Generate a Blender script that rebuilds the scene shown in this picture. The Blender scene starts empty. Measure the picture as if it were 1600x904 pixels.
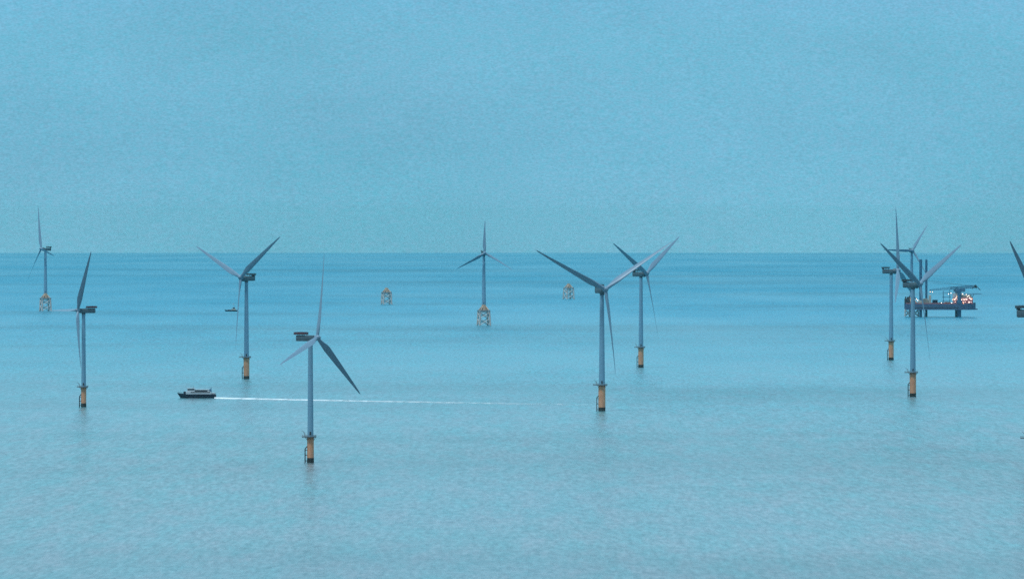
import bpy, bmesh, math, random
from mathutils import Vector, Matrix
R_ = math.radians
random.seed(7)
S = bpy.context.scene
C = S.collection

# ------------------------------------------------------------------ camera
CAM_H = 153.0                 # hill-top viewpoint above the sea
EARTH = 7.43e6                # effective earth radius (with refraction)
FPX = 9400.0                  # focal length in photo pixels (photo is 1600 wide)
cam = bpy.data.cameras.new('camera'); co = bpy.data.objects.new('camera', cam); C.objects.link(co)
cam.sensor_width = 36.0; cam.lens = FPX / 1600 * 36.0
cam.clip_start = 5.0; cam.clip_end = 400000.0
co.location = (0, 0, CAM_H)
co.rotation_euler = (R_(90) - math.atan(117.5 / FPX), 0, 0)
S.camera = co

# ------------------------------------------------------------------ world
SUN_EL, SUN_AZ = R_(68), R_(-150)      # veiled sun very high, slightly behind and left of the viewer
W = bpy.data.worlds.new('World'); S.world = W; W.use_nodes = True
nt = W.node_tree; N = nt.nodes; L = nt.links
N.clear()
def nn(tree, t, **k):
    n = tree.nodes.new(t)
    for a, b in k.items(): setattr(n, a, b)
    return n
out = nn(nt, 'ShaderNodeOutputWorld'); bg = nn(nt, 'ShaderNodeBackground')
sky = nn(nt, 'ShaderNodeTexSky', sky_type='NISHITA', sun_disc=False, sun_elevation=SUN_EL, sun_rotation=SUN_AZ,
         air_density=1.6, dust_density=2.0, ozone_density=3.0, altitude=150)
tc = nn(nt, 'ShaderNodeTexCoord'); sep = nn(nt, 'ShaderNodeSeparateXYZ')
L.new(tc.outputs['Generated'], sep.inputs[0])
# overcast veil: colour by elevation
rz = nn(nt, 'ShaderNodeValToRGB'); L.new(sep.outputs['Z'], rz.inputs[0])
cr = rz.color_ramp
cr.elements[0].position = 0.0; cr.elements[0].color = (1.34, 4.5, 6.35, 1)
cr.elements[1].position = 1.0; cr.elements[1].color = (2.2, 5.2, 7.6, 1)
for p, c in ((0.012, (1.22, 4.4, 6.4, 1)), (0.030, (1.20, 4.4, 6.5, 1)), (0.045, (1.1, 4.1, 6.6, 1)), (0.12, (2.5, 6.6, 8.8, 1)), (0.35, (3.2, 8.0, 10.4, 1))):
    e = cr.elements.new(p); e.color = c
# darker towards the east, behind the viewer
my = nn(nt, 'ShaderNodeMapRange'); my.interpolation_type = 'SMOOTHSTEP'
L.new(sep.outputs['Y'], my.inputs['Value'])
my.inputs['From Min'].default_value = -0.55; my.inputs['From Max'].default_value = 0.55
my.inputs['To Min'].default_value = 0.0; my.inputs['To Max'].default_value = 1.0
emx = nn(nt, 'ShaderNodeMix', data_type='RGBA'); L.new(my.outputs[0], emx.inputs['Factor'])
emx.inputs['A'].default_value = (0.37, 0.40, 0.45, 1); emx.inputs['B'].default_value = (1, 1, 1, 1)
mul = nn(nt, 'ShaderNodeVectorMath', operation='MULTIPLY')
L.new(rz.outputs[0], mul.inputs[0]); L.new(emx.outputs['Result'], mul.inputs[1])
# thin mottled cloud
mp = nn(nt, 'ShaderNodeMapping'); mp.inputs['Scale'].default_value = (1, 1, 2.2)
L.new(tc.outputs['Generated'], mp.inputs[0])
def cloud(scale, lo, hi, det):
    c = nn(nt, 'ShaderNodeTexNoise'); c.inputs['Scale'].default_value = scale; c.inputs['Detail'].default_value = det
    c.inputs['Roughness'].default_value = 0.6
    L.new(mp.outputs[0], c.inputs['Vector'])
    m = nn(nt, 'ShaderNodeMapRange'); L.new(c.outputs['Fac'], m.inputs['Value'])
    m.inputs['From Min'].default_value = 0.3; m.inputs['From Max'].default_value = 0.7
    m.inputs['To Min'].default_value = lo; m.inputs['To Max'].default_value = hi
    return m
c1 = cloud(14, 0.92, 1.08, 6); c2 = cloud(2100, 0.88, 1.14, 3)
cm = nn(nt, 'ShaderNodeMath', operation='MULTIPLY'); L.new(c1.outputs[0], cm.inputs[0]); L.new(c2.outputs[0], cm.inputs[1])
mul2 = nn(nt, 'ShaderNodeVectorMath', operation='SCALE'); L.new(mul.outputs[0], mul2.inputs[0]); L.new(cm.outputs[0], mul2.inputs['Scale'])
# thin cloud is a patchwork of lilac-grey veil and clearer teal gaps
c3 = cloud(900, 0.0, 1.0, 4); c4 = cloud(9, 0.0, 1.0, 4)
ca_ = nn(nt, 'ShaderNodeMath', operation='MULTIPLY_ADD'); L.new(c3.outputs[0], ca_.inputs[0]); ca_.inputs[1].default_value = .6; ca_.inputs[2].default_value = 0
cb_ = nn(nt, 'ShaderNodeMath', operation='MULTIPLY_ADD'); L.new(c4.outputs[0], cb_.inputs[0]); cb_.inputs[1].default_value = .4; L.new(ca_.outputs[0], cb_.inputs[2])
hue = nn(nt, 'ShaderNodeMix', data_type='RGBA'); L.new(cb_.outputs[0], hue.inputs['Factor'])
hue.inputs['A'].default_value = (.90, 1.09, 1.04, 1); hue.inputs['B'].default_value = (1.68, 1.09, 1.09, 1)
mul3 = nn(nt, 'ShaderNodeVectorMath', operation='MULTIPLY'); L.new(mul2.outputs[0], mul3.inputs[0]); L.new(hue.outputs['Result'], mul3.inputs[1]); mul2 = mul3
mix = nn(nt, 'ShaderNodeMix', data_type='RGBA'); mix.inputs['Factor'].default_value = 0.88
L.new(sky.outputs[0], mix.inputs['A']); L.new(mul2.outputs[0], mix.inputs['B'])
L.new(mix.outputs['Result'], bg.inputs['Color']); bg.inputs['Strength'].default_value = 0.10
L.new(bg.outputs[0], out.inputs['Surface'])

sl = bpy.data.lights.new('sun', 'SUN'); so = bpy.data.objects.new('sun', sl); C.objects.link(so)
sl.energy = 2.2; sl.angle = R_(12); sl.color = (0.84, 0.96, 1.0)
d = Vector((math.sin(SUN_AZ) * math.cos(SUN_EL), math.cos(SUN_AZ) * math.cos(SUN_EL), math.sin(SUN_EL)))
so.rotation_euler = d.to_track_quat('Z', 'Y').to_euler()
so.location = (0, 0, 3000)
S.view_settings.view_transform = 'Standard'; S.view_settings.look = 'None'
S.view_settings.exposure = 0.07; S.view_settings.gamma = 1.0; S.view_settings.use_curve_mapping = False
S.cycles.volume_bounces = 0
S.cycles.max_bounces = 5
S.cycles.use_denoising = False

# ------------------------------------------------------------------ where things stand
def sag(x, y): return -(x * x + y * y) / (2 * EARTH)
def upx(yb):
    """pixels per metre at the sea point that the photo shows at row yb"""
    q = math.sqrt(max(yb - 395, .01)); a = math.sqrt(CAM_H); b = 2.44
    w = (q + math.sqrt(q * q + 4 * a * b)) / (2 * a)
    return w * w
def seapoint(px, yb):
    z = FPX / upx(yb)
    x = (px - 800) / FPX * z
    return Vector((x, z, sag(x, z)))

# ------------------------------------------------------------------ materials
def mat(name, col, rough=0.5, metal=0.0, vary=0.12, scale=0.6, col2=None, stretch=(1, 1, 1)):
    m = bpy.data.materials.new(name); m.use_nodes = True
    t = m.node_tree; b = t.nodes['Principled BSDF']
    b.inputs['Roughness'].default_value = rough; b.inputs['Metallic'].default_value = metal
    tcn = nn(t, 'ShaderNodeTexCoord'); mpn = nn(t, 'ShaderNodeMapping'); mpn.inputs['Scale'].default_value = stretch
    t.links.new(tcn.outputs['Object'], mpn.inputs[0])
    no = nn(t, 'ShaderNodeTexNoise'); no.inputs['Scale'].default_value = scale; no.inputs['Detail'].default_value = 5
    t.links.new(mpn.outputs[0], no.inputs['Vector'])
    mr = nn(t, 'ShaderNodeMapRange'); t.links.new(no.outputs['Fac'], mr.inputs['Value'])
    mr.inputs['From Min'].default_value = 0.3; mr.inputs['From Max'].default_value = 0.7
    mx = nn(t, 'ShaderNodeMix', data_type='RGBA'); t.links.new(mr.outputs[0], mx.inputs['Factor'])
    c2 = col2 if col2 else tuple(v * (1 - vary) for v in col)
    mx.inputs['A'].default_value = (*col, 1); mx.inputs['B'].default_value = (*c2, 1)
    t.links.new(mx.outputs['Result'], b.inputs['Base Color'])
    return m
def emit(name, col, k):
    m = bpy.data.materials.new(name); m.use_nodes = True
    b = m.node_tree.nodes['Principled BSDF']
    b.inputs['Base Color'].default_value = (.8, .8, .8, 1)
    b.inputs['Emission Color'].default_value = (*col, 1); b.inputs['Emission Strength'].default_value = k
    return m
M = dict(
    tower=mat('tower_paint', (.21, .38, .50), .45, vary=.10, scale=.12, stretch=(1, 1, .25)),
    blade=mat('blade_paint', (.20, .30, .39), .40, vary=.08, scale=.2),
    nacelle=mat('nacelle_paint', (.09, .14, .17), .5, vary=.2, scale=.4),
    dark=mat('dark_steel', (.045, .05, .06), .6, vary=.4, scale=.8),
    red=mat('red_rail', (.13, .03, .045), .6, vary=.2),
    ochre=mat('yellow_paint', (.88, .38, .19), .6, vary=.1, scale=.5, col2=(.66, .29, .17), stretch=(1, 1, .35)),
    faded=mat('faded_yellow_paint', (.66, .42, .28), .6, vary=.15, scale=.4),
    weed=mat('marine_growth', (.022, .03, .028), .85, vary=.5, scale=1.2),
    steel=mat('galvanised', (.36, .37, .38), .5, .1, vary=.3, scale=1),
    jacket=mat('jacket_paint', (.72, .60, .54), .6, vary=.2, scale=.4, col2=(.56, .47, .43)),
    navy=mat('navy_hull', (.012, .022, .05), .45, vary=.3, scale=.3),
    bluehull=mat('blue_hull', (.08, .13, .22), .5, vary=.25, scale=.2),
    white=mat('ship_white', (.58, .60, .62), .4, vary=.08, scale=.5),
    cream=mat('cream_paint', (.55, .50, .42), .5, vary=.15, scale=.3),
    glass=mat('dark_glass', (.015, .02, .03), .12, vary=.1),
    crane=mat('crane_blue', (.06, .17, .28), .5, vary=.3, scale=.4),
    pink=mat('pink_red_paint', (.55, .16, .16), .5, vary=.2, scale=.4),
    orange=mat('orange_paint', (.75, .22, .05), .5, vary=.15),
    teal=mat('container_teal', (.05, .16, .18), .6, vary=.25),
    grey=mat('container_grey', (.20, .21, .23), .6, vary=.25),
    rust=mat('container_rust', (.25, .09, .05), .7, vary=.3),
)
LW = emit('lamp_white', (1.0, .82, .66), 4.5)
LO = emit('lamp_orange', (1.0, .5, .2), 4.0)
LWIN = emit('lit_window', (1.0, .62, .50), 1.6)

# ------------------------------------------------------------------ mesh helpers
def tag(o, label=None, cat=None, group=None, kind=None):
    if label: o['label'] = label
    if cat: o['category'] = cat
    if group: o['group'] = group
    if kind: o['kind'] = kind
    return o
def empty(name, loc=(0, 0, 0), rz=0.0):
    o = bpy.data.objects.new(name, None); C.objects.link(o)
    o.location = loc; o.rotation_euler = (0, 0, rz); o.empty_display_size = 5
    return o
def obj(name, bm, m, parent=None, smooth=False, loc=None):
    me = bpy.data.meshes.new(name)
    bmesh.ops.recalc_face_normals(bm, faces=bm.faces)
    bm.to_mesh(me); bm.free(); me.materials.append(m)
    if smooth:
        for p in me.polygons: p.use_smooth = True
        me.set_sharp_from_angle(angle=R_(35))
    o = bpy.data.objects.new(name, me); C.objects.link(o)
    if parent: o.parent = parent
    if loc is not None: o.location = loc
    return o
def box(bm, c, s, rz=0.0, bevel=0.0, ry=0.0, taper=1.0):
    g = bmesh.ops.create_cube(bm, size=1)['verts']
    for v in g:
        if v.co.z > 0: v.co.x *= taper; v.co.y *= taper
    m = Matrix.Translation(c) @ Matrix.Rotation(rz, 4, 'Z') @ Matrix.Rotation(ry, 4, 'Y') @ Matrix.Diagonal((*s, 1))
    bmesh.ops.transform(bm, matrix=m, verts=g)
    if bevel:
        es = list({e for v in g for e in v.link_edges})
        bmesh.ops.bevel(bm, geom=es, offset=bevel, segments=2, affect='EDGES', profile=.5)
def tube(bm, a, b, r, r2=None, n=12, caps=True):
    a, b = Vector(a), Vector(b); d = b - a
    if r2 is None: r2 = r
    g = bmesh.ops.create_cone(bm, cap_ends=caps, segments=n, radius1=r, radius2=r2, depth=d.length)['verts']
    m = Matrix.Translation((a + b) / 2) @ d.to_track_quat('Z', 'Y').to_matrix().to_4x4()
    bmesh.ops.transform(bm, matrix=m, verts=g)
def lathe(bm, prof, n=32, axis='Z', origin=(0, 0, 0)):
    """prof: list of (radius, height)"""
    rings = []
    for r, h in prof:
        ring = []
        for k in range(n):
            a = 2 * math.pi * k / n
            p = (r * math.cos(a), r * math.sin(a), h) if axis == 'Z' else (r * math.cos(a), h, r * math.sin(a))
            ring.append(bm.verts.new((p[0] + origin[0], p[1] + origin[1], p[2] + origin[2])))
        rings.append(ring)
    for A, B in zip(rings, rings[1:]):
        for k in range(n):
            bm.faces.new((A[k], A[(k + 1) % n], B[(k + 1) % n], B[k]))
    bm.faces.new(rings[0]); bm.faces.new(rings[-1][::-1])
def loft(bm, sections):
    """sections: closed rings of equal length; ends capped"""
    rings = [[bm.verts.new(p) for p in s] for s in sections]
    n = len(rings[0])
    for A, B in zip(rings, rings[1:]):
        for k in range(n):
            bm.faces.new((A[k], A[(k + 1) % n], B[(k + 1) % n], B[k]))
    bm.faces.new(rings[0]); bm.faces.new(rings[-1][::-1])
NB = bmesh.new
def copy_tree(o, parent=None):
    c = o.copy(); C.objects.link(c); c.parent = parent
    for ch in list(o.children): copy_tree(ch, c)
    return c

# ------------------------------------------------------------------ the sea, curved like the earth
bm = NB()
xs = [-30000 + 1000 * i for i in range(61)]
ys = [-4000 + 500 * j for j in range(161)]
grid = [[bm.verts.new((x, y, sag(x, y))) for x in xs] for y in ys]
for j in range(len(ys) - 1):
    for i in range(len(xs) - 1):
        bm.faces.new((grid[j][i], grid[j][i + 1], grid[j + 1][i + 1], grid[j + 1][i]))
wm = bpy.data.materials.new('sea_water'); wm.use_nodes = True
t = wm.node_tree; b = t.nodes['Principled BSDF']
tcn = nn(t, 'ShaderNodeTexCoord')
def wave(scale, st, det, rough=.55):
    mpn = nn(t, 'ShaderNodeMapping'); mpn.inputs['Scale'].default_value = st; mpn.inputs['Rotation'].default_value = (0, 0, R_(12))
    t.links.new(tcn.outputs['Object'], mpn.inputs[0])
    no = nn(t, 'ShaderNodeTexNoise'); no.inputs['Scale'].default_value = scale; no.inputs['Detail'].default_value = det
    no.inputs['Roughness'].default_value = rough
    t.links.new(mpn.outputs[0], no.inputs['Vector']); return no
rip = wave(0.34, (1, .11, 1), 4, .75)
w1 = wave(0.11, (1, .8, 1), 4, .65); w2 = wave(0.009, (.6, .25, 1), 5, .6)
def m2(op, a, bb):
    n = nn(t, 'ShaderNodeMath', operation=op)
    for i, v in enumerate((a, bb)):
        if isinstance(v, (int, float)): n.inputs[i].default_value = v
        else: t.links.new(v, n.inputs[i])
    return n.outputs[0]
h = m2('ADD', m2('ADD', m2('MULTIPLY', w1.outputs['Fac'], 1.0), m2('MULTIPLY', rip.outputs['Fac'], .30)), m2('MULTIPLY', w2.outputs['Fac'], 3.0))
bump = nn(t, 'ShaderNodeBump'); bump.inputs['Strength'].default_value = 1.0; bump.inputs['Distance'].default_value = 1.0
t.links.new(h, bump.inputs['Height']); t.links.new(bump.outputs[0], b.inputs['Normal'])
# silt-laden coastal water near, clearer and bluer offshore; wind-ruffled patches
pat = wave(0.0016, (1, .22, 1), 5, .6)
sy = nn(t, 'ShaderNodeSeparateXYZ'); t.links.new(tcn.outputs['Object'], sy.inputs[0])
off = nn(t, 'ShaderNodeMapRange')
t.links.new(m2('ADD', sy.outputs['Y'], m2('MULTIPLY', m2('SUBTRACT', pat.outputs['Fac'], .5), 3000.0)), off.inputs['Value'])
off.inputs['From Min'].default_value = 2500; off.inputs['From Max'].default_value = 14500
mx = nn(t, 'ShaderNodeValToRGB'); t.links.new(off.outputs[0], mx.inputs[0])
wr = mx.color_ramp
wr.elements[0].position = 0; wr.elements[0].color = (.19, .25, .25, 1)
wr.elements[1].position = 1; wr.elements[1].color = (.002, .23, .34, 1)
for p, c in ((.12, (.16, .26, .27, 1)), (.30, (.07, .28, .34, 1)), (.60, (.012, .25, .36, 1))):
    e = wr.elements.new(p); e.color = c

rv = nn(t, 'ShaderNodeMapRange'); t.links.new(rip.outputs['Fac'], rv.inputs['Value'])
rv.inputs['From Min'].default_value = .3; rv.inputs['From Max'].default_value = .7; rv.inputs['To Min'].default_value = .45; rv.inputs['To Max'].default_value = 1.55
vs = nn(t, 'ShaderNodeVectorMath', operation='SCALE'); sl1 = wave(0.0011, (.5, .8, 1), 5, .62); sl2 = nn(t, 'ShaderNodeMapRange'); t.links.new(sl1.outputs['Fac'], sl2.inputs['Value'])
sl2.inputs['From Min'].default_value = .36; sl2.inputs['From Max'].default_value = .50; sl2.inputs['To Min'].default_value = .72; sl2.inputs['To Max'].default_value = 1.0
t.links.new(mx.outputs['Color'], vs.inputs[0]); t.links.new(m2('MULTIPLY', rv.outputs[0], sl2.outputs[0]), vs.inputs['Scale'])
# suspended silt drifts in faint rosy grey and green patches
sp_ = wave(0.05, (1, .12, 1), 4, .7); sm = nn(t, 'ShaderNodeMapRange'); t.links.new(sp_.outputs['Fac'], sm.inputs['Value'])
sm.inputs['From Min'].default_value = .35; sm.inputs['From Max'].default_value = .65
sh = nn(t, 'ShaderNodeMix', data_type='RGBA'); t.links.new(sm.outputs[0], sh.inputs['Factor'])
sh.inputs['A'].default_value = (.7, 1.05, 1.05, 1); sh.inputs['B'].default_value = (1.35, .95, .98, 1)
vm = nn(t, 'ShaderNodeVectorMath', operation='MULTIPLY'); t.links.new(vs.outputs[0], vm.inputs[0]); t.links.new(sh.outputs['Result'], vm.inputs[1])
t.links.new(vm.outputs[0], b.inputs['Base Color'])
b.inputs['IOR'].default_value = 1.33
rr = nn(t, 'ShaderNodeMapRange'); t.links.new(pat.outputs['Fac'], rr.inputs['Value'])
rr.inputs['From Min'].default_value = .3; rr.inputs['From Max'].default_value = .7
rr.inputs['To Min'].default_value = .10; rr.inputs['To Max'].default_value = .30
t.links.new(m2('ADD', rr.outputs[0], m2('MULTIPLY', off.outputs[0], .22)), b.inputs['Roughness'])
sea = obj('sea', bm, wm)
for p in sea.data.polygons: p.use_smooth = True
tag(sea, kind='structure', label='calm teal sea reaching to the horizon')

# ------------------------------------------------------------------ haze
bm = NB(); box(bm, (0, 22000, -152), (46000, 55000, 690))
hm = bpy.data.materials.new('sea_haze'); hm.use_nodes = True
t = hm.node_tree; t.nodes.clear()
o_ = nn(t, 'ShaderNodeOutputMaterial'); v_ = nn(t, 'ShaderNodeVolumePrincipled')
v_.inputs['Color'].default_value = (.45, .97, 1.0, 1); v_.inputs['Density'].default_value = 7.5e-6
v_.inputs['Anisotropy'].default_value = 0.05
t.links.new(v_.outputs[0], o_.inputs['Volume'])
hz = obj('haze', bm, hm); tag(hz, kind='stuff', label='thin sea haze')

# ------------------------------------------------------------------ wind turbine pieces
def blade_mesh(Rb, chord, bend, r0=1.2, root_r=1.25):
    bm = NB(); secs = []
    n = 24; ns = 30
    for i in range(ns + 1):
        s = i / ns
        z = r0 + (Rb - r0) * s
        # chord law: round root, widest near a fifth of the span, long taper
        if s < .2: ch = root_r * 2 + (chord - root_r * 2) * (math.sin((s / .2 - .5) * math.pi) * .5 + .5)
        else: ch = chord * (1 - (s - .2) / .8) ** .82 * .88 + chord * .12
        if s > .97: ch *= max(.25, 1 - ((s - .97) / .03) ** 2 * .8)
        th = 1.0 if s < .04 else max(.17, 1 - (s - .04) / .16 * .62) if s < .2 else max(.17, .38 - (s - .2) * .45)
        rd = max(0, 1 - s / .14)                           # roundness of the section
        tw = R_(13) * (1 - min(1, s / .9)) ** 2
        be = bend * s * s
        ring = []
        for k in range(n):
            a = 2 * math.pi * k / n
            xc = math.cos(a); yc = math.sin(a)
            foil = yc * (0.5 + .5 * xc * .75 + .08) * .95          # thick nose, thin tail
            x = xc * ch / 2 + (0.12 * ch) * (-(1 - rd))
            y = (yc * rd + foil * (1 - rd)) * ch * th / 2
            ring.append((x * math.cos(tw) - y * math.sin(tw), x * math.sin(tw) + y * math.cos(tw) - be, z))
        secs.append(ring)
    loft(bm, secs)
    return bm
TILT = R_(6)
def frame(psi, phi, theta):
    f = Vector((math.sin(psi), -math.cos(psi), 0)); z = Vector((0, 0, 1))
    a = math.cos(TILT) * f + math.sin(TILT) * z
    u = math.cos(TILT) * z - math.sin(TILT) * f
    e = Vector((math.cos(psi), math.sin(psi), 0))
    bb = math.sin(phi) * e + math.cos(phi) * u
    tt = math.cos(phi) * e - math.sin(phi) * u
    c = math.cos(theta) * tt + math.sin(theta) * a
    return a, bb, tt, c
def place_blades(root, hubpos, psi, phi0, theta, cone):
    for k, bl in enumerate([c for c in root.children if c.name.split('.')[0] == 'blade']):
        a, bb, tt, c = frame(psi, phi0 + k * 2 * math.pi / 3, theta)
        # cone: span leans upwind by a small angle
        sp = (bb * math.cos(cone) + a * math.sin(cone)).normalized()
        c = (c - sp * c.dot(sp)).normalized(); n_ = sp.cross(c)
        m = Matrix((c, n_, sp)).transposed().to_4x4(); m.translation = hubpos
        bl.matrix_local = m
def place_head(root, H, over, psi, phi0, theta, cone):
    f = Vector((math.sin(psi), -math.cos(psi), 0))
    a = math.cos(TILT) * f + math.sin(TILT) * Vector((0, 0, 1))
    hp = Vector((0, 0, H)) + a * over
    for c in root.children:
        k = c.name.split('.')[0]
        if k == 'nacelle':
            c.location = (0, 0, H); c.rotation_euler = (-TILT * .0, 0, psi)
        elif k == 'hub':
            X = Vector((math.cos(psi), math.sin(psi), 0)); Y = -a; Z = X.cross(Y)
            m = Matrix((X, Y, Z)).transposed().to_4x4(); m.translation = hp; c.matrix_local = m
    place_blades(root, hp, psi, phi0, theta, cone)

def hub_bm(r, ln):                                        # axis along -Y (upwind)
    bm = NB()
    lathe(bm, [(r * .80, ln * .75), (r * .98, ln * .5), (r, 0), (r * .93, -ln * .35), (r * .72, -ln * .65), (r * .4, -ln * .86), (r * .08, -ln * .95)], 28, 'Y')
    for k in range(3):
        a = k * 2 * math.pi / 3
    return bm
def railing(bm, pts, h=1.1, r=.05, closed=True):
    n = len(pts)
    for i in range(n if closed else n - 1):
        a, b_ = Vector(pts[i]), Vector(pts[(i + 1) % n])
        for k in (.5, 1.0):
            tube(bm, a + Vector((0, 0, h * k)), b_ + Vector((0, 0, h * k)), r, n=6)
    for p in pts: tube(bm, p, Vector(p) + Vector((0, 0, h)), r * 1.2, n=6)

def landing_gear(root, R0, top, side=-1):
    """boat landing: two fender tubes with ladder and struts, on one side of the pile"""
    bm = NB(); x = side * (R0 + 1.25)
    for y in (-.9, .9):
        tube(bm, (x, y, -3), (x, y, top), .33, n=10)
        tube(bm, (x, y, top), (side * R0 * .95, y * .8, top + 1.7), .28, n=10)
        for zz in (1.2, top * .55, top - .6):
            tube(bm, (x, y, zz), (side * R0 * .9, y * .8, zz), .2, n=8)
    for i in range(int(top / .5)):
        tube(bm, (x - side * .2, -.3, i * .5), (x - side * .2, .3, i * .5), .04, n=5)
    for y in (-.3, .3): tube(bm, (x - side * .2, y, 0), (x - side * .2, y, top + 1), .06, n=6)
    return obj('boat_landing', bm, M['dark'], root)

def platform(root, z, R0, ext):
    """round access platform with a lay-down bay to the left, railing as a sub-part"""
    bm = NB(); n = 28
    lathe(bm, [(R0, z - .25), (R0, z)], n)
    box(bm, (-ext / 2 - .6, 0, z - .125 - .003), (ext, 3.6, .25))
    for k in range(8):
        a = k * math.pi / 4
        tube(bm, (math.cos(a) * R0 * .55, math.sin(a) * R0 * .55, z - 1.9), (math.cos(a) * R0 * .93, math.sin(a) * R0 * .93, z - .2), .13, n=6)
    p = obj('platform', bm, M['dark'], root)
    bm = NB(); pts = []
    for k in range(n):
        a = 2 * math.pi * k / n
        x, y = math.cos(a) * (R0 - .1), math.sin(a) * (R0 - .1)
        if x < 0 and abs(y) < 1.7: continue
        pts.append((a if a <= math.pi else a - 2 * math.pi, x, y))
    pts.sort(); pl = [(x, y, z) for _, x, y in pts]
    pl = pl + [(-ext - .5, 1.7, z), (-ext - .5, -1.7, z)]
    railing(bm, pl)
    # toe boards and mesh panels make the rail read from afar
    for i in range(len(pl)):
        a, b_ = Vector(pl[i]), Vector(pl[(i + 1) % len(pl)])
        m_ = (a + b_) / 2; d_ = b_ - a
        box(bm, (m_.x, m_.y, z + .12), (d_.length, .05, .22), rz=math.atan2(d_.y, d_.x))
    obj('railing', bm, M['steel'], p)
    bm = NB()
    x = -R0 * .95
    tube(bm, (x, 1.1, z), (x, 1.1, z + 2.6), .22, .16); tube(bm, (x, 1.1, z + 2.5), (x - 1.9, .7, z + 4.0), .15, .1)
    tube(bm, (x, 1.1, z + 1.2), (x - 1.1, .9, z + 3.3), .08)
    tube(bm, (x - 1.85, .7, z + 4.0), (x - 1.85, .7, z + 2.6), .04, n=5)
    box(bm, (x, 1.1, z + .35), (.7, .7, .7), bevel=.06)
    obj('davit_crane', bm, M['steel'], root)

def tower(root, z0, z1, r0, r1):
    bm = NB()
    prof = []
    secs = 3
    for i in range(secs):
        a, b_ = i / secs, (i + 1) / secs
        za, zb = z0 + (z1 - z0) * a, z0 + (z1 - z0) * b_
        ra, rb = r0 + (r1 - r0) * a, r0 + (r1 - r0) * b_
        prof += [(ra + .06, za + .001), (ra + .06, za + .3), (ra, za + .301), (rb, zb - .3), (rb + .05, zb - .299), (rb + .05, zb)]
    lathe(bm, prof, 40)
    tw = obj('tower', bm, M['tower'], root, smooth=True)
    bm = NB(); box(bm, (0, -r0 + .02, z0 + 2.1), (1.1, .25, 2.3), bevel=.1)
    obj('door', bm, M['dark'], tw)
    return tw

def nacelle_small(root):
    """front at -Y, tail at +Y; origin at hub height on the tower axis"""
    bm = NB()
    box(bm, (0, 3.1, .1), (3.7, 13.2, 3.7), bevel=.5)
    lathe(bm, [(1.55, -2.9), (1.62, -3.3), (1.62, -4.0), (1.4, -4.1)], 24, 'Y')
    tube(bm, (0, 0, -3.1), (0, 0, -1.6), 1.55, n=24)
    na = obj('nacelle', bm, M['nacelle'], root, smooth=True)
    bm = NB(); box(bm, (0, 6.9, 2.45), (4.6, 8.0, .28))
    for x in (-1.6, 1.6):
        for y in (3.6, 7, 10.2): tube(bm, (x, y, 1.7), (x, y, 2.4), .12, n=6)
    dk = obj('hoist_deck', bm, M['dark'], na)
    bm = NB()
    railing(bm, [(-2.2, 3.0, 2.6), (-2.2, 5, 2.6), (-2.2, 7, 2.6), (-2.2, 9, 2.6), (-2.2, 10.8, 2.6), (0, 10.8, 2.6), (2.2, 10.8, 2.6), (2.2, 9, 2.6), (2.2, 7, 2.6), (2.2, 5, 2.6), (2.2, 3.0, 2.6), (0, 3.0, 2.6)], 1.3, .06)
    for x in (-2.2, 2.2): box(bm, (x, 6.9, 3.15), (.05, 7.7, 1.0))
    obj('deck_railing', bm, M['red'], na)
    bm = NB(); tube(bm, (.6, 2.2, 1.9), (.6, 2.2, 3.7), .05, n=6); tube(bm, (.2, 2.2, 3.4), (1.0, 2.2, 3.4), .04, n=6)
    obj('wind_vane', bm, M['dark'], na)
    bm = NB(); tube(bm, (-.7, 2.2, 1.8), (-.7, 2.2, 2.6), .2, n=10); obj('aviation_lamp', bm, M['red'], na)
    return na
def nacelle_big(root):
    bm = NB()
    # direct drive generator drum right behind the hub
    lathe(bm, [(2.3, -2.2), (3.05, -2.6), (3.1, -4.6), (2.7, -5.1), (2.0, -5.5)], 36, 'Y')
    box(bm, (0, 3.4, -.35), (5.0, 12.0, 4.6), bevel=.9)
    tube(bm, (0, 0, -3.9), (0, 0, -2.2), 1.8, n=28)
    na = obj('nacelle', bm, M['nacelle'], root, smooth=True)
    bm = NB(); box(bm, (0, 6.0, 3.05), (5.8, 8.0, .35))
    for x in (-2.1, 2.1):
        for y in (2.8, 6, 9.2): tube(bm, (x, y, 1.8), (x, y, 2.95), .14, n=6)
    box(bm, (0, 8.9, 2.4), (4.4, 1.0, .9))
    obj('hoist_deck', bm, M['dark'], na)
    bm = NB()
    P = [(-2.8, 2.2), (-2.8, 4.8), (-2.8, 7.4), (-2.8, 9.9), (0, 9.9), (2.8, 9.9), (2.8, 7.4), (2.8, 4.8), (2.8, 2.2), (0, 2.2)]
    railing(bm, [(x, y, 3.22) for x, y in P], 1.3, .06)
    for x in (-2.8, 2.8): box(bm, (x, 6.05, 3.8), (.05, 7.6, .9))
    obj('deck_railing', bm, M['dark'], na)
    bm = NB(); tube(bm, (.8, 1.2, 1.9), (.8, 1.2, 4.0), .06, n=6); tube(bm, (.3, 1.2, 3.6), (1.3, 1.2, 3.6), .04, n=6)
    obj('wind_vane', bm, M['dark'], na)
    return na

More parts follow.
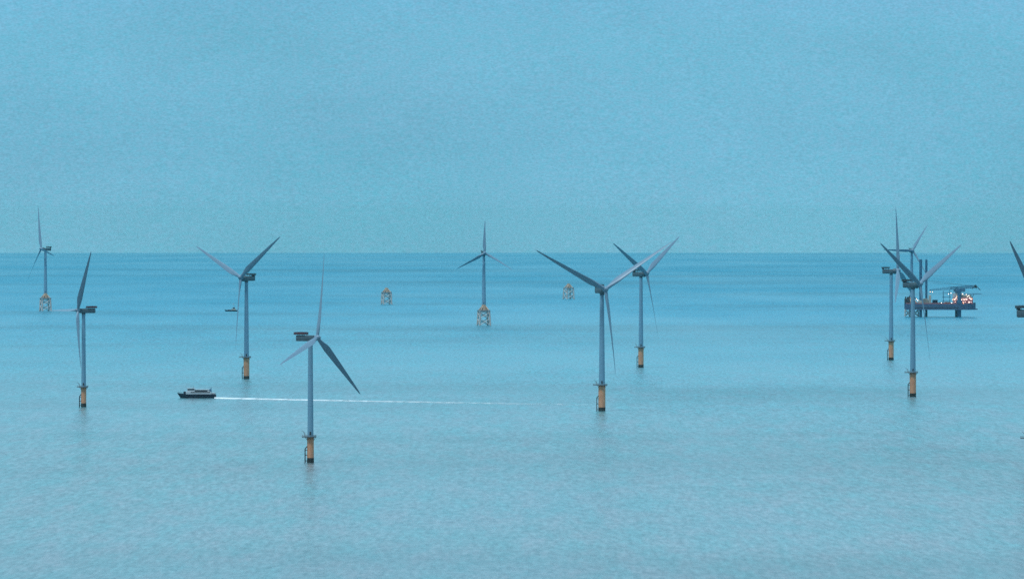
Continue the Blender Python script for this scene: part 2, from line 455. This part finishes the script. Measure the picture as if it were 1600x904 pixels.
def mono_turbine(kind):
    root = empty('wind_turbine')
    if kind == 'small':
        R0, zp, H, over, Rb, ch, hr = 2.1, 16.0, 77.0, 5.0, 54.0, 4.3, 1.75
    else:
        R0, zp, H, over, Rb, ch, hr = 2.75, 20.5, 95.0, 7.3, 67.5, 5.2, 2.3
    bm = NB(); lathe(bm, [(R0 + .05, -12), (R0 + .05, 2.9), (R0, 3.0)], 36); obj('pile', bm, M['weed'], root, smooth=True)
    bm = NB(); lathe(bm, [(R0, 3.001), (R0, zp - 2.2), (R0 + .18, zp - 2.1), (R0 + .18, zp - 1.4), (R0, zp - 1.3), (R0, zp - .26)], 36)
    obj('transition_piece', bm, M['ochre'], root, smooth=True)
    platform(root, zp, R0 + 1.6, R0 + (2.6 if kind == 'small' else 3.6))
    landing_gear(root, R0, 8.5 if kind == 'small' else 10.5)
    tower(root, zp + .003, H - (2.9 if kind == 'small' else 3.7), R0 - .22 if kind == 'small' else R0 - .35, 1.42 if kind == 'small' else 1.62)
    (nacelle_small if kind == 'small' else nacelle_big)(root)
    obj('hub', hub_bm(hr, 2.6 if kind == 'small' else 3.3), M['blade'], root, smooth=True)
    b0 = obj('blade', blade_mesh(Rb, ch, -1.6, 1.0, 1.05 if kind == 'small' else 1.45), M['blade'], root, smooth=True)
    for k in range(2):
        c = b0.copy(); C.objects.link(c); c.parent = root
    return root, H, over

def jacket_base(root, H, detail=True):
    """four-legged lattice jacket with a yellow tapering transition piece; deck at 21 m"""
    bm = NB(); top, z0 = 19.5, -14.0
    def leg(k, z):
        a = R_(45 + 90 * k); w = 11.0 - (z - 0) / top * 1.3
        return Vector((math.cos(a) * w, math.sin(a) * w, z))
    for k in range(4):
        b2 = NB(); tube(b2, leg(k, z0), leg(k, top), 1.0, n=14); lg = obj('jacket_leg', b2, M['jacket'], root, smooth=True)
        b2 = NB(); tube(b2, leg(k, top + .003), leg(k, top + 1.1), 1.35, 1.1, n=14); obj('leg_collar', b2, M['steel'], lg)
    for lv in ((.6, 10.2), (10.2, 19.0)):
        for k in range(4):
            tube(bm, leg(k, lv[0]), leg((k + 1) % 4, lv[1]), .52, n=10); tube(bm, leg((k + 1) % 4, lv[0]), leg(k, lv[1]), .52, n=10)
    for k in range(4): tube(bm, leg(k, 19.0), leg((k + 1) % 4, 19.0), .45, n=10)
    obj('cross_bracing', bm, M['jacket'], root)
    bm = NB(); lathe(bm, [(4.4, 20.0), (4.2, 22.5), (3.0, 29.0), (3.0, 29.8)], 28)
    for k in range(4):
        tube(bm, leg(k, 20.0), (math.cos(R_(45 + 90 * k)) * 3.2, math.sin(R_(45 + 90 * k)) * 3.2, 27.0), 1.0, .8, n=12)
    obj('transition_piece', bm, M['faded'], root, smooth=True)
    bm = NB(); box(bm, (0, 0, 20.9), (15.6, 15.6, .4), bevel=.05)
    for s in (-1, 1):
        box(bm, (s * 7.7, 0, 21.58), (.08, 15.5, 1.0)); box(bm, (0, s * 7.7, 21.58), (15.3, .08, 1.0))
    obj('platform', bm, M['steel'], root)
    bm = NB(); tube(bm, (-6, -6, 21), (-6, -6, 24.6), .35); tube(bm, (-6, -6, 24.3), (-2.5, -7, 26.2), .22)
    obj('davit_crane', bm, M['steel'], root)
def jacket_turbine(Rb):
    root = empty('wind_turbine'); jacket_base(root, 102)
    tower(root, 29.81, 98.5, 3.0, 1.9)
    nacelle_big(root)
    obj('hub', hub_bm(2.4, 3.4), M['blade'], root, smooth=True)
    b0 = obj('blade', blade_mesh(Rb, 5.4, -1.6, 1.2, 1.5), M['blade'], root, smooth=True)
    for k in range(2):
        c = b0.copy(); C.objects.link(c); c.parent = root
    return root, 102.0, 7.5

GT = 'offshore wind turbines standing in the sea'
def put(root, px, yb, H, over, psi, phi, theta, cone, label):
    root.location = seapoint(px, yb)
    place_head(root, H, over, R_(psi), R_(phi), R_(theta), R_(cone))
    tag(root, label, 'wind turbine', GT)

proto, H, ov = mono_turbine('small')
second = copy_tree(proto)
put(proto, 485, 722.5, H, ov, 60, 14, -50, 4.5, 'wind turbine on a tan pile nearest the viewer, one pale blade crossing its own tower')
put(second, 130.5, 635.5, H, ov, -65, 30, -52, 4.5, 'wind turbine on a tan pile left of the ferry, facing left with one blade level')

big, H, ov = mono_turbine('big')
SPOTS = [
    (385, 592, -45, 56, -27, 'wind turbine on a tan pile right of the small dark workboat, rotor in wide V'),
    (940.5, 642, 22, 56, 50, 'large wind turbine on a tan pile at the faded end of the white wake'),
    (1001.5, 574, 53, 56, 40, 'wind turbine on a tan pile whose blades cross behind the larger rotor beside it'),
    (1426.5, 619.5, 50, 60, 40, 'wind turbine on a tan pile directly in front of the lit jack-up ship'),
    (1392.5, 562.5, 75, 0, -50, 'wind turbine on a tan pile with one blade straight up, left of the jack-up ship'),
    (1613, 738, 62.5, -52, 40, 'wind turbine cut off by the right edge of the photo, one blade showing'),
]
roots = [big] + [copy_tree(big) for _ in SPOTS[1:]]
for r_, (px, yb, ps, ph, th, lab) in zip(roots, SPOTS):
    put(r_, px, yb, H, ov, ps, ph, th, 5.0, lab)

# far turbines and bare foundations on lattice jackets
a1, H, ov = jacket_turbine(74.0)
put(a1, 71, 486, H, ov, -65, -20, -30, 3, 'distant wind turbine on a lattice jacket at the far left of the photo')
a2, H, ov = jacket_turbine(47.0)
put(a2, 756, 508.5, H, ov, 10, 0, 50, 3, 'distant wind turbine on a lattice jacket alone in the middle, one blade pointing up')
a3 = copy_tree(a2)
put(a3, 1424.5, 494.5, H, ov, 8, 30, 50, 3, 'distant wind turbine on a lattice jacket at the jack-up ship\'s stern')
for a_, rz in ((a1, 20), (a2, 14), (a3, 25)):
    for c in a_.children:
        if c.name.split('.')[0] in ('jacket_leg', 'cross_bracing', 'transition_piece', 'platform', 'davit_crane'): c.rotation_euler = (0, 0, R_(rz))
f1 = empty('jacket_foundation'); jacket_base(f1, 0)
f1.location = seapoint(604, 475.5); f1.rotation_euler = (0, 0, R_(16))
f2 = copy_tree(f1); f2.location = seapoint(888.5, 467.5); f2.rotation_euler = (0, 0, R_(28))
tag(f1, 'bare lattice jacket foundation without a tower, left of the centre turbine', 'foundation', 'jacket foundations waiting for towers')
tag(f2, 'bare lattice jacket foundation, palest and farthest, under the large rotor\'s left blade', 'foundation', 'jacket foundations waiting for towers')

# ------------------------------------------------------------------ ferry and its wake
def hull_bm(Ln, B, D, bow=-1, rake=3.0, draft=1.2, sheer=1.0, stern=.85, n=18):
    """hull along X, bow at -X; deck at height D"""
    bm = NB(); secs = []
    for i in range(n + 1):
        s = i / n                                             # 0 bow .. 1 stern
        w = B / 2 * (min(1, (s / .38)) ** .6) if s < .38 else B / 2 * (1 - (1 - stern) * ((s - .38) / .62) ** 2)
        w = max(w, .06)
        top = D + sheer * max(0, 1 - s / .35) ** 1.6
        xt = -Ln / 2 + Ln * s; xb = xt + rake * max(0, 1 - s / .25)
        ring = [(xt, -w, top), (xb * .7 + xt * .3, -w * .93, top * .35), (xb, -w * .80, -.2), (xb, -w * .2, -draft),
                (xb, w * .2, -draft), (xb, w * .80, -.2), (xb * .7 + xt * .3, w * .93, top * .35), (xt, w, top)]
        secs.append(ring)
    loft(bm, secs); return bm
fp = seapoint(307, 621.5)
ferry = empty('crew_transfer_ship', fp, R_(1.5))
tag(ferry, 'dark hulled ship with white upper decks sailing left and trailing a long white wake', 'ship')
obj('hull', hull_bm(33, 8.5, 3.2, rake=3.2, sheer=1.2), M['navy'], ferry)
bm = NB(); 
box(bm, (-9.8, 0, 4.0), (2.6, 6.2, 3.0), bevel=.25, taper=.9); obj('fore_house', bm, M['navy'], ferry)
bm = NB(); box(bm, (1.8, 0, 4.3), (21.5, 7.6, 2.2), bevel=.12); ca = obj('main_cabin', bm, M['white'], ferry)
for s in (-1, 1):
    bm = NB(); box(bm, (3.4, s * 3.8, 4.85), (16.5, .09, .7)); obj('window', bm, M['glass'], ca)
bm = NB(); box(bm, (-4.6, 0, 6.65), (6.6, 6.6, 2.5), bevel=.2, taper=.93); wh = obj('wheelhouse', bm, M['white'], ferry)
for s in (-1, 1):
    bm = NB(); box(bm, (-4.6, s * 3.22, 7.1), (5.4, .12, .85)); obj('window', bm, M['glass'], wh)
bm = NB(); box(bm, (-7.8, 0, 7.1), (.14, 5.4, .85)); obj('window', bm, M['glass'], wh)
bm = NB(); box(bm, (4.4, 0, 6.05), (11.5, 6.4, 1.3), bevel=.1); uc = obj('upper_cabin', bm, M['navy'], ferry)
bm = NB(); box(bm, (4.4, 0, 7.0), (13.0, 7.4, .55), bevel=.08); obj('roof', bm, M['white'], ferry)
bm = NB(); box(bm, (-4.4, 0, 8.15), (7.2, 6.6, .4), bevel=.08); obj('wheelhouse_roof', bm, M['white'], ferry)
bm = NB()
box(bm, (11.6, 0, 6.3), (2.4, 3.4, 2.6), bevel=.2, taper=.8); tube(bm, (12.2, 0, 7.5), (12.4, 0, 9.1), .28, .2)
obj('funnel', bm, M['crane'], ferry)
bm = NB(); tube(bm, (-2.6, 0, 8.3), (-2.3, 0, 10.8), .14, .06); tube(bm, (-2.5, -1.1, 9.6), (-2.5, 1.1, 9.6), .07); box(bm, (-2.9, 0, 9.2), (.3, 1.6, .25))
obj('mast', bm, M['steel'], ferry)
bm = NB(); railing(bm, [(-11.5, -3.3, 3.6), (-13, -2.6, 3.9), (-15.6, -.9, 4.3), (-15.6, .9, 4.3), (-13, 2.6, 3.9), (-11.5, 3.3, 3.6)], 1.0, .05, False)
obj('railing', bm, M['steel'], ferry); bm = NB()
railing(bm, [(12.8, -3.5, 3.2), (16, -3.4, 3.2), (16, 3.4, 3.2), (12.8, 3.5, 3.2)], 1.1, .05, False)
obj('railing', bm, M['steel'], ferry)
bm = NB(); box(bm, (14.2, 0, 3.9), (2.4, 4.4, 1.4), bevel=.2); obj('deck_locker', bm, M['white'], ferry)
for y in (-3.4, 3.4):
    bm = NB(); tube(bm, (9.2, y, 5.75), (11.0, y, 5.75), .35, n=10); obj('life_raft', bm, M['white'], ferry)

# the wake: churned foam lying on the water
bm = NB(); n = 140; va, vb = [], []
for i in range(n + 1):
    s = i / n
    px = 335 + (930 - 335) * s; yb = 622.0 + 10.5 * s ** .92
    p = seapoint(px, yb)
    w = (12 + 8 * s) * (1 if s > .02 else .4)
    hgt = .75 * (1 - s) ** 1.5 + .1
    va.append(bm.verts.new((p.x - fp.x, p.y - w - fp.y, p.z + .10 - fp.z))); vb.append((bm.verts.new((p.x - fp.x, p.y - fp.y, p.z + hgt + .1 - fp.z)), bm.verts.new((p.x - fp.x, p.y + w - fp.y, p.z + .10 - fp.z))))
for i in range(n):
    bm.faces.new((va[i], va[i + 1], vb[i + 1][0], vb[i][0])); bm.faces.new((vb[i][0], vb[i + 1][0], vb[i + 1][1], vb[i][1]))
fm = bpy.data.materials.new('foam'); fm.use_nodes = True
t = fm.node_tree; b = t.nodes['Principled BSDF']; b.inputs['Base Color'].default_value = (.95, .96, .96, 1); b.inputs['Roughness'].default_value = .8
tcn = nn(t, 'ShaderNodeTexCoord'); sx = nn(t, 'ShaderNodeSeparateXYZ'); t.links.new(tcn.outputs['Object'], sx.inputs[0])
no = nn(t, 'ShaderNodeTexNoise'); no.inputs['Scale'].default_value = .12; no.inputs['Detail'].default_value = 5; no.inputs['Roughness'].default_value = .65
t.links.new(tcn.outputs['Object'], no.inputs['Vector'])
fr = nn(t, 'ShaderNodeMapRange'); t.links.new(sx.outputs['X'], fr.inputs['Value'])
fr.inputs['From Min'].default_value = 20; fr.inputs['From Max'].default_value = 320; fr.inputs['To Min'].default_value = .85; fr.inputs['To Max'].default_value = -.10
ad = nn(t, 'ShaderNodeMath', operation='ADD'); t.links.new(fr.outputs[0], ad.inputs[0])
sc_ = nn(t, 'ShaderNodeMath', operation='MULTIPLY_ADD'); t.links.new(no.outputs['Fac'], sc_.inputs[0]); sc_.inputs[1].default_value = 2.6; sc_.inputs[2].default_value = -1.25
t.links.new(sc_.outputs[0], ad.inputs[1])
cl = nn(t, 'ShaderNodeClamp'); t.links.new(ad.outputs[0], cl.inputs[0]); t.links.new(cl.outputs[0], b.inputs['Alpha'])
wk = obj('wake', bm, fm, loc=fp); tag(wk, 'long white foam wake trailing behind the dark hulled ship', 'wake', kind='stuff')

# ------------------------------------------------------------------ small workboat far off
wp = seapoint(361, 486.3)
wb = empty('workboat', wp)
tag(wb, 'small low dark workboat with a pale mast, left of the V shaped rotor\'s tower', 'boat')
obj('hull', hull_bm(22, 6.5, 2.0, rake=2.0, sheer=.8), M['navy'], wb)
bm = NB(); box(bm, (4.2, 0, 3.2), (7.5, 4.8, 2.4), bevel=.2); h1 = obj('deckhouse', bm, M['cream'], wb)
bm = NB(); box(bm, (4.6, 0, 5.4), (3.6, 3.6, 2.0), bevel=.2, taper=.9); box(bm, (4.2, 0, 6.5), (4.2, 4.0, .2)); obj('wheelhouse', bm, M['navy'], wb)
bm = NB(); tube(bm, (4.8, 0, 6.4), (4.8, 0, 14.0), .35, .18); tube(bm, (4.8, -1.6, 11.5), (4.8, 1.6, 11.5), .14); box(bm, (4.8, 0, 10.4), (1.8, 2.2, .4)); box(bm, (3.6, 0, 12.4), (2.2, .3, .8))
obj('mast', bm, M['white'], wb)
bm = NB(); box(bm, (-3, 0, 2.5), (5, 3.2, .8), bevel=.1); obj('deck_hatch', bm, M['grey'], wb)
bm = NB(); bmesh.ops.create_uvsphere(bm, u_segments=10, v_segments=8, radius=.2); obj('mast_lamp', bm, LW, wb, loc=(4.8, 0, 13.2))

# ------------------------------------------------------------------ jack-up installation ship
UP = upx(495.4)
jp = seapoint(1470, 494.9); 
ship = empty('jack_up_ship', jp, R_(-4))
tag(ship, 'jack-up ship with lit deck and crane raised above the sea on thick legs', 'ship')
def X(px): return (px - 1470) / UP
def Z(py): return (495.2 - py) / UP
zb, zd = Z(484), Z(474.5)
# hull: box barge with raked bow at the right
bm = NB(); secs = []
for x, w, bz, tz in ((X(1413), 19, zb + 2.2, zd), (X(1416), 20, zb, zd), (X(1450), 20, zb, zd), (X(1496), 20, zb, zd), (X(1512), 17, zb, zd + .6), (X(1519), 11, zb, zd + 1.2), (X(1523), 6, zb, zd + 1.8), (X(1524.5), 3.2, zb, zd + 2.0)):
    secs.append([(x, -w, bz), (x, w, bz), (x, w, tz), (x, -w, tz)])
loft(bm, secs)
box(bm, (X(1521), 0, zb + .9), (13, 9, 1.8), bevel=.5)
hl = obj('hull', bm, M['bluehull'], ship)
for s in (-1, 1):
    bm = NB(); box(bm, (X(1462), s * 20.05, zb + 3.5), (70, .12, 1.1)); obj('fender_strake', bm, M['dark'], hl)
    bm = NB(); box(bm, (X(1455), s * 19.9, zd + .6), (78, .15, 1.2)); obj('bulwark', bm, M['pink'], ship)
for x, y, top, r in ((1438.6, -13, Z(405), 2.2), (1447.4, 13, Z(405.5), 1.8), (1498.8, -13, Z(452), 3.1), (1495, 13, Z(450), 2.6)):
    bm = NB(); tube(bm, (X(x), y, -30), (X(x), y, top), r, n=20)
    for k in range(4):
        a = k * math.pi / 2 + .78
        box(bm, (X(x) + math.cos(a) * r, y + math.sin(a) * r, (top - 2) / 2 + 0), (.5, .5, top - 4), rz=a)
    lg = obj('leg', bm, M['crane'], ship)
    bm = NB(); box(bm, (X(x), y, zd + 2.6), (8.0, 8.0, 5.2), bevel=.4)
    obj('jack_housing', bm, M['cream'] if x < 1460 else M['crane'], ship)
# stern machinery
bm = NB(); box(bm, (X(1417.5), 0, Z(470.5)), (8.5, 26, 8.0), bevel=.8); box(bm, (X(1419), 4, Z(465.3)), (4.5, 10, 3.0), bevel=.4)
tube(bm, (X(1415), -8, Z(468)), (X(1415), -8, Z(463.5)), .9); tube(bm, (X(1421), -6, Z(468)), (X(1421), -6, Z(462)), .7)
obj('winch_house', bm, M['dark'], ship)
bm = NB(); box(bm, (X(1453), -6, Z(467.5)), (4.2, 7, 12.5), bevel=.3); box(bm, (X(1445), 5, Z(470.5)), (10, 10, 7.5), bevel=.3)
obj('deck_tower', bm, M['cream'], ship)
# accommodation
bm = NB(); box(bm, (X(1505), 0, Z(470)), (30, 26, 9.5), bevel=.3); ac = obj('accommodation_block', bm, M['pink'], ship)
for row, zz in enumerate((467.5, 471.5)):
    for k in range(9):
        if (k + row) % 4 == 3: continue
        bm = NB(); box(bm, (X(1492.5 + k * 3.1), -13.05, Z(zz)), (1.3, .12, 1.1)); obj('window', bm, LWIN, ac)
bm = NB(); box(bm, (X(1506), 0, Z(463.2)), (24, 22, 4.8), bevel=.3); box(bm, (X(1500), 0, Z(459.6)), (10, 14, 2.4), bevel=.2)
br = obj('bridge', bm, M['cream'], ship)
bm = NB(); box(bm, (X(1506), -11.05, Z(463)), (21, .12, 1.3)); obj('window', bm, M['glass'], br)
# helideck over the bow
bm = NB()
lathe(bm, [(13.5, Z(459.6)), (13.8, Z(458.9))], 8, origin=(X(1520), 0, 0))
for x, y in ((1512, -6), (1512, 6), (1522, -6), (1522, 6)): tube(bm, (X(x), y, Z(459.3)), (X(x - 4), y * .8, Z(466)), .35, n=8)
obj('helicopter_deck', bm, M['crane'], ship)
# crane: pedestal, cab, lattice boom lying to the left, gantry, back stays
cz = Z(456)
bm = NB(); tube(bm, (X(1492), 3, zd), (X(1492), 3, cz - 2), 3.6, n=24); obj('crane_pedestal', bm, M['white'], ship)
bm = NB(); box(bm, (X(1499), 3, Z(453.6)), (18, 8, 4.6), bevel=.3); obj('crane_house', bm, M['crane'], ship)
def lattice(bm, a, b_, w, n, r=.22, w2=None):
    a, b_ = Vector(a), Vector(b_); w2 = w if w2 is None else w2
    def c(s):
        p = a.lerp(b_, s); k = (w + (w2 - w) * s) / 2
        return [p + Vector((0, -k, -k)), p + Vector((0, k, -k)), p + Vector((0, k, k)), p + Vector((0, -k, k))]
    for i in range(n):
        A, B = c(i / n), c((i + 1) / n)
        for k in range(4):
            tube(bm, A[k], B[k], r * 1.5, n=6); tube(bm, A[k], B[(k + 1) % 4], r, n=5); tube(bm, A[k], A[(k + 1) % 4], r, n=5)
bm = NB(); lattice(bm, (X(1526), 3, Z(447.5)), (X(1484), 3, Z(450.5)), 3.6, 14, .3); lattice(bm, (X(1484), 3, Z(450.5)), (X(1452), 3, Z(453.4)), 3.4, 11, .15, 1.4)
bo = obj('crane_boom', bm, M['crane'], ship)
bm = NB(); tube(bm, (X(1524), 3, Z(446.2)), (X(1458), 3, Z(442.5)), .16, n=5); tube(bm, (X(1520), 3, Z(447)), (X(1448), 3, Z(438)), .14, n=5); tube(bm, (X(1454), 3, Z(453)), (X(1454), 3, Z(459)), .14, n=5)
obj('hoist_cable', bm, M['dark'], bo)
bm = NB()
for y in (0, 6):
    tube(bm, (X(1524), y, Z(445.2)), (X(1532), y, Z(453.5)), .55, n=8); tube(bm, (X(1524), y, Z(445.2)), (X(1519), y, Z(451)), .55, n=8); tube(bm, (X(1524), y, Z(445.2)), (X(1526), y, Z(451)), .4, n=8)
tube(bm, (X(1524), 0, Z(445.2)), (X(1524), 6, Z(445.2)), .4, n=8); box(bm, (X(1524.5), 3, Z(448.5)), (3.5, 5, 2.6))
obj('crane_gantry', bm, M['dark'], ship)
# blade rack frame amidships
bm = NB(); lattice(bm, (X(1474), -8, Z(474)), (X(1474), -8, Z(456)), 4, 4, .3); lattice(bm, (X(1484), -6, Z(474)), (X(1484), -6, Z(455)), 4, 4, .3)
for zz in (457, 464, 470): tube(bm, (X(1472), -8, Z(zz)), (X(1486), -6, Z(zz)), .4, n=6)
obj('blade_rack', bm, M['crane'], ship)
# deck lamps
LM = [(1451, 476, 0), (1457, 456, 1), (1453.5, 455.8, 1), (1471, 473, 0), (1476.5, 473.8, 0), (1480.2, 475.6, 0), (1487, 473, 0), (1493.2, 475, 0), (1500.8, 475, 0),
      (1486, 457.8, 0), (1482, 459, 0), (1488.5, 467.8, 1), (1490.6, 467.4, 1), (1491.8, 467.9, 0), (1493.8, 465, 0), (1495, 463, 1), (1500.6, 460, 0), (1504.3, 459, 0), (1509.8, 460, 0), (1511.5, 463, 0),
      (1513.8, 462, 0), (1515, 465.5, 0), (1516.5, 467, 0), (1518.5, 466.5, 1), (1514, 472.4, 0), (1502.6, 468, 0), (1506.5, 468, 0), (1509.8, 467.5, 0), (1502.4, 472.2, 1), (1505.5, 473.8, 1), (1432, 467, 1), (1434, 469, 0)]
lamp0 = {}
for px, py, kd in LM:
    if kd not in lamp0:
        bm = NB(); bmesh.ops.create_uvsphere(bm, u_segments=10, v_segments=8, radius=.5)
        o = obj('deck_lamp', bm, LO if kd else LW, ship, smooth=True); lamp0[kd] = o
    else:
        o = lamp0[kd].copy(); C.objects.link(o); o.parent = ship
    o.location = (X(px), -14.6 if px > 1490 else -17.0, Z(py))
# cargo on the deck: things of their own
def crate(px, y, w, hh, dd, m, lab, cat='container'):
    bm = NB(); box(bm, (0, 0, hh / 2), (w, dd, hh), bevel=.08)
    k = int(w / .8)
    for i in range(k):
        for s in (-1, 1): box(bm, (-w / 2 + (i + .5) * w / k, s * dd / 2, hh / 2), (.3, .16, hh * .86))
    o = obj('shipping_container' if cat == 'container' else 'cargo', bm, m)
    R = Matrix.Rotation(R_(-4), 4, 'Z')
    o.location = jp + R @ Vector((X(px), y, zd + .003)); o.rotation_euler = (0, 0, R_(-4))
    tag(o, lab, cat, 'cargo on the jack-up ship\'s deck')
crate(1461, -15.5, 8.2, 6.2, 4, M['navy'], 'dark tall box standing alone on the jack-up ship\'s open mid deck')
crate(1470, -14.5, 6.1, 2.6, 2.6, M['teal'], 'low teal container right of the tall dark box on the ship\'s deck')
crate(1480, -14.5, 9, 2.9, 3, M['rust'], 'low rust brown container beside the lit living quarters on the ship\'s deck')
